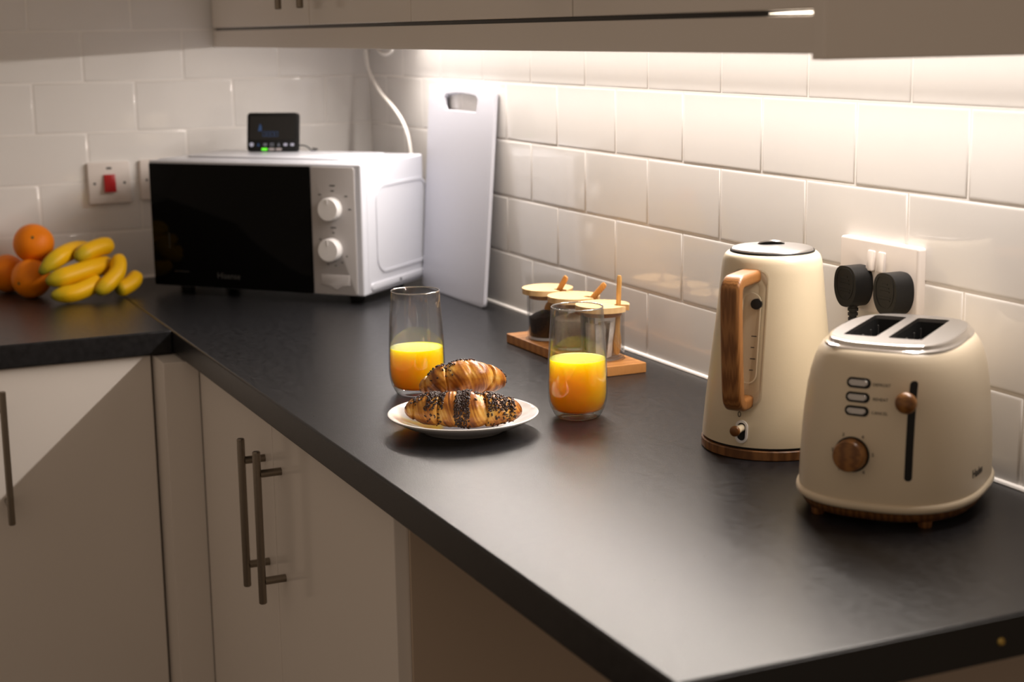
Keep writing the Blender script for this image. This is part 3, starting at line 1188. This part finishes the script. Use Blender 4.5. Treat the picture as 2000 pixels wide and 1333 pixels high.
def jar(x, y, ang, label, content):
    t = thing('storage_jar', label, 'jar', (x, y, .0151), group='glass jars on the bamboo stand')
    h = .0705
    b = new()
    lathe(b, [(0, 0), (.029, 0), (.0315, .0015), (.0325, .004), (.0325, h - .004), (.0318, h - .001), (.0318, h), (.0300, h), (.0300, h - .003),
              (.0302, .006), (.0285, .004), (0, .0035)], 56)
    obj('jar_body', b, M['jar_glass'], t, angle=50)
    # lid: bamboo disc with a notch for the spoon, and a plug below it
    a0 = R(ang)
    hw = .0066
    rl = .0400
    ol = []
    da = math.asin(hw / rl)
    for k in range(61):
        a = a0 + da + (2 * math.pi - 2 * da) * k / 60
        ol.append((rl * math.cos(a), rl * math.sin(a)))
    d, s = Vector((math.cos(a0), math.sin(a0))), Vector((-math.sin(a0), math.cos(a0)))
    for k in range(9):
        a = -math.pi / 2 + math.pi * k / 8
        q = d * (.0245 - hw * math.cos(a)) + s * (hw * math.sin(a))
        ol.append((q.x, q.y))
    b = new()
    prism(b, ol, h + .002, h + .0105, .0012, 2)
    lid = obj('lid', b, M['bamboo_light'], t, angle=50)
    b = new()
    lathe(b, [(.0285, h - .006), (.0296, h - .005), (.0296, h + .0005), (.0340, h + .0006), (.0340, h + .0022), (.0285, h + .0022)], 48, closed=True)
    obj('lid_collar', b, M['bamboo'], lid)
    if content == 'coffee':
        b = new()
        lathe(b, [(0, .0042), (.028, .0046), (.0298, .0066), (.0298, .040), (.0297, .0405), (.02, .044), (.008, .0455), (0, .0460)], 48)
        for v in b.verts:
            if v.co.z > .039:
                v.co.z += .25 * (v.co.x * .3 + v.co.y * .9) + .002 * mnoise.noise(v.co * 90)
        tag(obj('ground_coffee', b, M['coffee'], t, angle=80), 'dark brown ground coffee', kind='stuff')
    elif content == 'sugar':
        b = new()
        lathe(b, [(0, .0042), (.028, .0046), (.0298, .0066), (.0298, .044), (.0285, .046), (.015, .050), (.006, .053), (0, .054)], 48)
        for v in b.verts:
            if v.co.z > .040:
                v.co.z += .0025 * mnoise.noise(v.co * 80)
        tag(obj('sugar', b, M['sugar'], t, angle=80), 'pale brown sugar', kind='stuff')
    return t


J1, J2, J3 = (1.0755, -.0985), (1.1645, -.0975), (1.2560, -.0965)
jar(*J1, 12, 'glass jar of dark coffee at the left end of the bamboo stand', 'coffee')
jar(*J2, 31, 'middle glass jar on the bamboo stand, seen through the juice glass', 'sugar')
jar(*J3, 40, 'glass jar of paper sachets at the right end of the bamboo stand', 'sachets')

# paper sachets standing in the right jar: each one a thing
rnd = random.Random(5)
for k in range(11):
    a = 2 * math.pi * k / 11 + rnd.uniform(-.2, .2)
    rr = .0190
    if abs((a - R(40) + math.pi) % (2 * math.pi) - math.pi) < .60:
        rr = .0085
    b = new()
    hh = rnd.uniform(.046, .056)
    wd = rnd.uniform(.0070, .0085)
    nx, nz = 5, 9
    grid = []
    for j in range(nz):
        row = []
        for i in range(nx):
            u = (i / (nx - 1) - .5) * 2
            v = j / (nz - 1)
            y = .0016 * (1 - u * u) * math.sin(math.pi * v) + .0010 * mnoise.noise(Vector((u * 2 + k * 3, v * 4, k)))
            row.append((u * wd, y, v * hh))
        grid.append(row)
    sides = []
    for sgn in (1, -1):
        vv = [[b.verts.new((p[0], sgn * (p[1] + .0003), p[2])) for p in row] for row in grid]
        sides.append(vv)
        for j in range(nz - 1):
            for i in range(nx - 1):
                b.faces.new((vv[j][i], vv[j][i + 1], vv[j + 1][i + 1], vv[j + 1][i]))
    f, q = sides
    loop = [(0, i) for i in range(nx)] + [(j, nx - 1) for j in range(1, nz)] + [(nz - 1, i) for i in range(nx - 2, -1, -1)] + [(j, 0) for j in range(nz - 2, 0, -1)]
    for e in range(len(loop)):
        (j0, i0), (j1, i1) = loop[e], loop[(e + 1) % len(loop)]
        b.faces.new((f[j0][i0], f[j1][i1], q[j1][i1], q[j0][i0]))
    s = tag(obj('paper_sachet', b, M['sachet'], angle=60), 'slim pale paper sachet standing in the right-hand glass jar', 'sachet', 'sachets in the right jar')
    s.location = (J3[0] + rr * math.cos(a), J3[1] + rr * math.sin(a), .0192)
    s.rotation_euler = (rnd.uniform(-.03, .10), rnd.uniform(-.05, .05), a + R(90) + .62)


def spoon(p0, p1, label, pale=False, wd=.0048, th=.0022, bowl=True):
    """wooden spoon: bowl end p0 (in the jar), handle end p1"""
    p0, p1 = Vector(p0), Vector(p1)
    b = new()
    n = 26
    pts = [p0.lerp(p1, i / (n - 1)) for i in range(n)]
    sc = []
    for i in range(n):
        t = i / (n - 1)
        wx = wd
        wy = th
        if bowl and t < .30:
            wx = wd * (1 + .75 * math.sin(t / .30 * math.pi) ** .8)
        if t < .03 or t > .985:
            wx *= .7
            wy *= .6
        sc.append((wx, wy))
    sweep(b, pts, circle(1, 14), sc, upv=(.6, -.8, .1))
    return tag(obj('wooden_spoon', b, M['spoon_pale' if pale else 'spoon'], angle=60), label, 'spoon', 'wooden spoons in the jars')


def nt(j, ang, r):
    return (j[0] + r * math.cos(R(ang)), j[1] + r * math.sin(R(ang)))


a = nt(J1, 12, .0285)
b_ = nt(J1, 12, .048)
c_ = nt(J1, 12, -.004)
spoon((*c_, .054), (*b_, .1185), 'thick wooden spoon handle poking from the coffee jar lid')
a = nt(J2, 31, .010)
b_ = nt(J2, 31, .056)
spoon((*nt(J2, 31, .004), .062), (*b_, .1180), 'wooden spoon handle slanting out of the middle jar lid')
spoon((*nt(J3, 40, .0225), .0215), (*nt(J3, 40, .0272), .1400), 'long pale wooden spoon standing upright in the sachet jar', True, .0040)

# ------------------------------------------------------------------ kettle
KX, KY = 1.7464, -.1295
K = thing('kettle', 'cream kettle with an oak handle standing left of the toaster', 'kettle', (KX, KY, 0), R(-57.6))
prof_k = [(.0150, .0800), (.0250, .0796), (.06, .0764), (.10, .0718), (.14, .0671), (.18, .0626), (.215, .0592), (.226, .0578), (.2315, .0556), (.2345, .0525), (.2355, .0490)]


def kr(z):
    for (z0, r0), (z1, r1) in zip(prof_k, prof_k[1:]):
        if z <= z1:
            return r0 + (r1 - r0) * (z - z0) / (z1 - z0)
    return prof_k[-1][1]


def KS(u, v):
    r = kr(v)
    a = u / r
    return Vector((r * math.cos(a), r * math.sin(a), v))


b = new()
lathe(b, [(0, .0152)] + [(r, z) for z, r in prof_k] + [(.047, .2345), (0, .2340)], 96)
obj('body', b, M['cream'], K, angle=60)
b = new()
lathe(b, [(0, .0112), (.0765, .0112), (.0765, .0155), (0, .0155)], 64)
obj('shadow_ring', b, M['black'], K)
b = new()
lathe(b, [(0, 0), (.0795, 0), (.0812, .0012), (.0812, .0108), (.0803, .0118), (0, .0118)], 96)
obj('wooden_base', b, M['base_wood'], K)
b = new()
lathe(b, [(0, .234), (.0482, .234), (.0482, .2372), (.0470, .2392), (.0450, .2400), (.030, .2418), (0, .2426)], 72)
lid = obj('lid', b, M['satin'], K, angle=40)
b = new()
lathe(b, [(.0489, .2340), (.0497, .2358), (.0489, .2376), (.0482, .2360)], 72, closed=True)
obj('lid_seal', b, M['black'], lid)
b = new()   # thumb tab lifting at the back of the lid
prism(b, [(-.0165, 0), (.0165, 0), (.0150, .006), (.0095, .0105), (0, .0122), (-.0095, .0105), (-.0150, .006)], -.0010, .0010, .0006, 2,
      mtx=T(-.0095, -.0060, .2410) @ Matrix.Rotation(R(-57), 4, 'Z') @ Matrix.Rotation(R(-60), 4, 'X') @ RX90)
obj('lid_tab', b, M['satin'], lid)
# spout on the far side
b = new()
lathe(b, [(0, 0), (.022, 0), (.018, .03), (.010, .045), (0, .046)], 24, T(-.040, 0, .190) @ Matrix.Rotation(R(-38), 4, 'Y') @ Matrix.Scale(1.2, 4, (0, 1, 0)))
obj('spout', b, M['cream'], K, angle=60)
# clear water window behind the handle
b = new()
prism(b, rrect(.043, .157, .011, 6, 0, .1420), -.0005, .0030, .0012, 2)
subdiv_long(b, .012)
wrap(b, KS)
win = obj('water_window', b, M['clear'], K, angle=50)
b = new()
prism(b, rrect(.0405, .1545, .010, 6, 0, .1420), -.0006, .0006)
subdiv_long(b, .012)
wrap(b, KS)
obj('window_backing', b, M['gauge'], win, angle=50)
b = new()
band(b, rrect(.043, .157, .011, 6, 0, .1420), rrect(.0385, .1525, .0095, 6, 0, .1420), .0028, .0046)
subdiv_long(b, .012)
wrap(b, KS)
obj('window_rim', b, M['clear'], win, angle=50)
b = new()
band(b, rrect(.0225, .105, .011, 6, .0035, .1420), rrect(.0200, .1025, .010, 6, .0035, .1420), .0024, .0036)
subdiv_long(b, .012)
wrap(b, KS)
obj('gauge_channel', b, M['cream'], win, angle=50)
b = new()
lathe(b, [(.0062, .0), (.0062, .0050), (0, .0056)], 20, T(.0095, .1815, 0))
wrap(b, KS)
obj('float_ball', b, M['darkmetal'], win)
b = new()
for k, z in enumerate((.105, .118, .131, .144)):
    box(b, .0060, .0060 + (.006 if k % 2 else .004), z, z + .0011, .0030, .0036)
wrap(b, KS)
obj('gauge_marks', b, M['black_print'], win)
# handle: a flat oak loop
path = [(.052, 0, .2135), (.075, 0, .2130), (.095, 0, .2125), (.1035, 0, .2115), (.1090, 0, .2075), (.1108, 0, .2010), (.1105, 0, .18), (.1090, 0, .15),
        (.1070, 0, .12), (.1048, 0, .095), (.1030, 0, .0800), (.1005, 0, .0730), (.0955, 0, .0690), (.087, 0, .0680), (.070, 0, .0690)]
pp = smooth_path(path, 5)
b = new()
sweep(b, pp, rrect(.0240, .0150, .0045, 5), upv=(0, 0, 1))
obj('handle', b, M['handle_wood'], K, angle=50)
# switch
b = new()
band(b, rrect(.0150, .0265, .0074, 8, .0000, .0330), rrect(.0100, .0210, .0049, 8, .0000, .0330), -.0005, .0016)
subdiv_long(b, .006)
wrap(b, KS)
swk = obj('switch_surround', b, M['mw_knob'], K, angle=50)
b = new()
prism(b, rrect(.0112, .0222, .0055, 8, .0000, .0330), -.0005, .0005)
wrap(b, KS)
obj('switch_slot', b, M['black'], swk)
b = new()
lathe(b, [(0, -.004), (.0040, -.004), (.0044, .008), (.0055, .0175), (0, .0175)], 24, T(kr(.038), 0, .0375) @ Matrix.Rotation(R(90), 4, 'Y'))
lev = obj('switch_lever', b, M['cream'], swk, angle=50)
b = new()
lathe(b, [(0, .0174), (.0060, .0174), (.0063, .0182), (.0061, .0205), (.0050, .0213), (0, .0215)], 24, T(kr(.038), 0, .0375) @ Matrix.Rotation(R(90), 4, 'Y'))
obj('lever_cap', b, M['knob_wood'], lev, angle=50)
g = text_bm('0', .0095, .00005)
for v in g.verts:
    v.co = Vector((v.co.x - .0040, v.co.y + .0525, .0003 + v.co.z))
obj('zero_mark', wrap(g, KS), M['black_print'], K)

# ------------------------------------------------------------------ toaster
TX, TY = 1.9909, -.1327
TO = thing('toaster', 'cream two slot toaster with wooden dial and lever at right', 'toaster', (TX, TY, 0), R(37.2))
NE = 2.6
tprof = [(.0250, .0934, 0.1220), (.0400, .0931, 0.1218), (.060, .0924, 0.1210), (.085, .0911, 0.1197), (.110, .0890, 0.1175), (.130, .0866, 0.1148),
         (.145, .0838, 0.1116), (.157, .0804, 0.1080), (.165, .0772, 0.1048), (.1705, .0738, 0.1016), (.1735, .0708, 0.0990), (.1745, .0685, 0.0970)]


def tint(z):
    for (z0, a0, b0), (z1, a1, b1) in zip(tprof, tprof[1:]):
        if z <= z1:
            k = (z - z0) / (z1 - z0)
            return a0 + (a1 - a0) * k, b0 + (b1 - b0) * k
    return tprof[-1][1:]


def sell(a, b_, n=NE, k=96, cy=0):
    out = []
    for i in range(k):
        t = 2 * math.pi * i / k
        c, s = math.cos(t), math.sin(t)
        out.append((math.copysign(abs(c) ** (2 / n), c) * a, cy + math.copysign(abs(s) ** (2 / n), s) * b_))
    return out


def loft(bm, rings, cap0=True, cap1=True):
    rr = [[bm.verts.new((x, y, z)) for x, y in ol] for ol, z in rings]
    k = len(rr[0])
    for p, q in zip(rr, rr[1:]):
        for i in range(k):
            j = (i + 1) % k
            bm.faces.new((p[i], p[j], q[j], q[i]))
    if cap0:
        bm.faces.new(rr[0][::-1])
    if cap1:
        bm.faces.new(rr[-1])
    return rr


def TS(u, v):          # front end of the toaster: u across, v up
    a, b_ = tint(v)
    return Vector((u, -b_ * max(0, 1 - (abs(u) / a) ** NE) ** (1 / NE), v))


b = new()
loft(b, [(sell(a, c), z) for z, a, c in tprof], True, False)
obj('body', b, M['cream_toaster'], TO, angle=60)
b = new()
loft(b, [(sell(.0905, 0.1195), .0165), (sell(.0945, 0.1235), .0172), (sell(.0962, 0.1252), .0195), (sell(.0962, 0.1252), .0225), (sell(.0950, 0.1240), .0250), (sell(.0930, 0.1220), .0258)])
obj('base_flange', b, M['cream_toaster'], TO, angle=60)
b = new()
loft(b, [(sell(.0830, 0.1120), .0060), (sell(.0880, 0.1170), .0075), (sell(.0925, 0.1215), .0160), (sell(.0925, 0.1215), .0168)])
obj('wooden_base', b, M['base_wood'], TO, angle=60)
for fx, fy in ((-.055, -.095), (.055, -.095), (.055, .095), (-.055, .095)):
    b = new()
    lathe(b, [(0, 0), (.0058, 0), (.0066, .001), (.0072, .0072), (0, .0072)], 20, T(fx, fy, 0))
    obj('foot', b, M['base_wood'], TO)
# steel top: stepped rim plus plate with two slots
TC = .000
b = new()
loft(b, [(sell(.0692, 0.0957, 3.0, cy=TC), .1738), (sell(.0690, 0.0955, 3.0, cy=TC), .1758), (sell(.0672, 0.0937, 3.0, cy=TC), .1768), (sell(.0655, 0.0920, 3.0, cy=TC), .1772),
         (sell(.0650, 0.0915, 3.0, cy=TC), .1785), (sell(.0648, 0.0913, 3.0, cy=TC), .1805), (sell(.0640, 0.0905, 3.0, cy=TC), .1814), (sell(.0620, 0.0885, 3.0, cy=TC), .1818)], False, False)
obj('top_rim', b, M['chrome'], TO, angle=40)
b = new()
PZT = .1818
ol = [b.verts.new((x, y, PZT)) for x, y in sell(.0622, 0.0887, 3.0, cy=TC)]
slots = []
for sx in (-.0285, .0180):
    slots.append([b.verts.new((x, y, PZT)) for x, y in rrect(.0345, .124, .004, 4, sx, .0080)])
es = []
for lp in [ol] + slots:
    for i in range(len(lp)):
        es.append(b.edges.new((lp[i], lp[(i + 1) % len(lp)])))
bmesh.ops.triangle_fill(b, edges=es, use_beauty=True)
for lp in slots:      # rolled lip of each slot
    lo = [b.verts.new((v.co.x, v.co.y, PZT - .004)) for v in lp]
    for i in range(len(lp)):
        j = (i + 1) % len(lp)
        b.faces.new((lp[i], lp[j], lo[j], lo[i]))
obj('top_plate', b, M['satin'], TO, angle=30)
for sx in (-.0285, .0180):
    b = new()
    loft(b, [(rrect(.0345, .124, .004, 4, sx, .0080), PZT - .0035), (rrect(.0350, .1245, .004, 4, sx, .0080), .150), (rrect(.0350, .1245, .004, 4, sx, .0080), .060)], False, False)
    lo = [(x, y) for x, y in rrect(.0350, .1245, .004, 4, sx, .0080)]
    prism(b, lo, .058, .060)
    sl = obj('toast_slot', b, M['slot'], TO, angle=40)
    b = new()
    for yy in (-.027, .003, .033, .062):
        for s in (-1, 1):
            sweep(b, [(sx + s * .0120, yy, .172), (sx + s * .0110, yy, .070)], circle(.0009, 6))
    sweep(b, [(sx - .012, -.050, .160), (sx - .012, .066, .160)], circle(.0009, 6))
    sweep(b, [(sx + .012, -.038, .160), (sx + .012, .066, .160)], circle(.0009, 6))
    obj('wire_guide', b, M['satin'], sl)
# controls on the front end
for z, word in ((.1450, 'DEFROST'), (.1310, 'REHEAT'), (.1175, 'CANCEL')):
    b = new()
    prism(b, rrect(.0245, .0100, .0049, 7, -.0115, z), -.0010, .0006)
    subdiv_long(b, .006)
    wrap(b, TS)
    bt = obj('button', b, M['black'], TO, angle=50)
    b = new()
    prism(b, rrect(.0195, .0055, .0027, 7, -.0115, z), 0, .0022, .0007, 2)
    subdiv_long(b, .006)
    wrap(b, TS)
    obj('button_cap', b, M['satin'], bt, angle=50)
    g = text_bm(word, .0042, .00004)
    for v in g.verts:
        v.co = Vector((v.co.x + .0115, v.co.y + z - .0005, .0003 + v.co.z))
    obj('button_print', wrap(g, TS), M['black_print'], bt)
b = new()
KZ, KU = .0735, -.0140
lathe(b, [(0, -.001), (.0178, -.001), (.0178, .0022), (0, .0022)], 40, T(KU, KZ, 0))
wrap(b, TS)
dl = obj('dial_recess', b, M['black'], TO, angle=50)
b = new()
fn = (TS(KU + .001, KZ) - TS(KU - .001, KZ)).cross(TS(KU, KZ + .001) - TS(KU, KZ - .001)).normalized()
lathe(b, [(0, 0), (.0158, 0), (.0166, .002), (.0160, .0125), (.0148, .0142), (0, .0152)], 40, T(*TS(KU, KZ)) @ fn.to_track_quat('Z', 'Y').to_matrix().to_4x4())
obj('browning_dial', b, M['knob_wood'], dl, angle=45)
b = new()
g = None
for k, ch in enumerate('123456'):
    a = R(232 - k * 57)
    q = text_bm(ch, .0050, .00004)
    for v in q.verts:
        v.co = Vector((v.co.x + KU + .0212 * math.cos(a), v.co.y + KZ + .0212 * math.sin(a), .0003 + v.co.z))
    wrap(q, TS)
    me = bpy.data.meshes.new('tmp')
    q.to_mesh(me)
    q.free()
    b.from_mesh(me)
    bpy.data.meshes.remove(me)
obj('dial_numbers', b, M['black_print'], TO)
b = new()
prism(b, rrect(.0070, .0990, .0034, 6, .0415, .1005), -.0010, .0004)
subdiv_long(b, .007)
wrap(b, TS)
ls_ = obj('lever_slot', b, M['black'], TO, angle=50)
b = new()
lp = TS(.0400, .1325)
bmesh.ops.create_uvsphere(b, u_segments=32, v_segments=20, radius=.0108)
bmesh.ops.transform(b, matrix=T(lp.x, lp.y - .0190, lp.z) @ Matrix.Scale(.85, 4, (0, 1, 0)), verts=b.verts)
lv = obj('lever_knob', b, M['knob_wood'], TO, angle=80)
b = new()
sweep(b, [(lp.x + .0012, lp.y + .004, lp.z), (lp.x, lp.y - .013, lp.z)], circle(.0026, 12))
obj('lever_arm', b, M['black'], lv)


def TSIDE(u, v):      # long right side: u runs toward the back
    a, b_ = tint(v)
    return Vector((a * max(0, 1 - (abs(u) / b_) ** NE) ** (1 / NE), u, v))


g = text_bm('Haden', .0120, .00005, bold=.0002)
for v in g.verts:
    v.co = Vector((v.co.x - .0320, v.co.y + .0460, .0003 + v.co.z))
obj('brand_print', wrap(g, TSIDE), M['black_print'], TO)
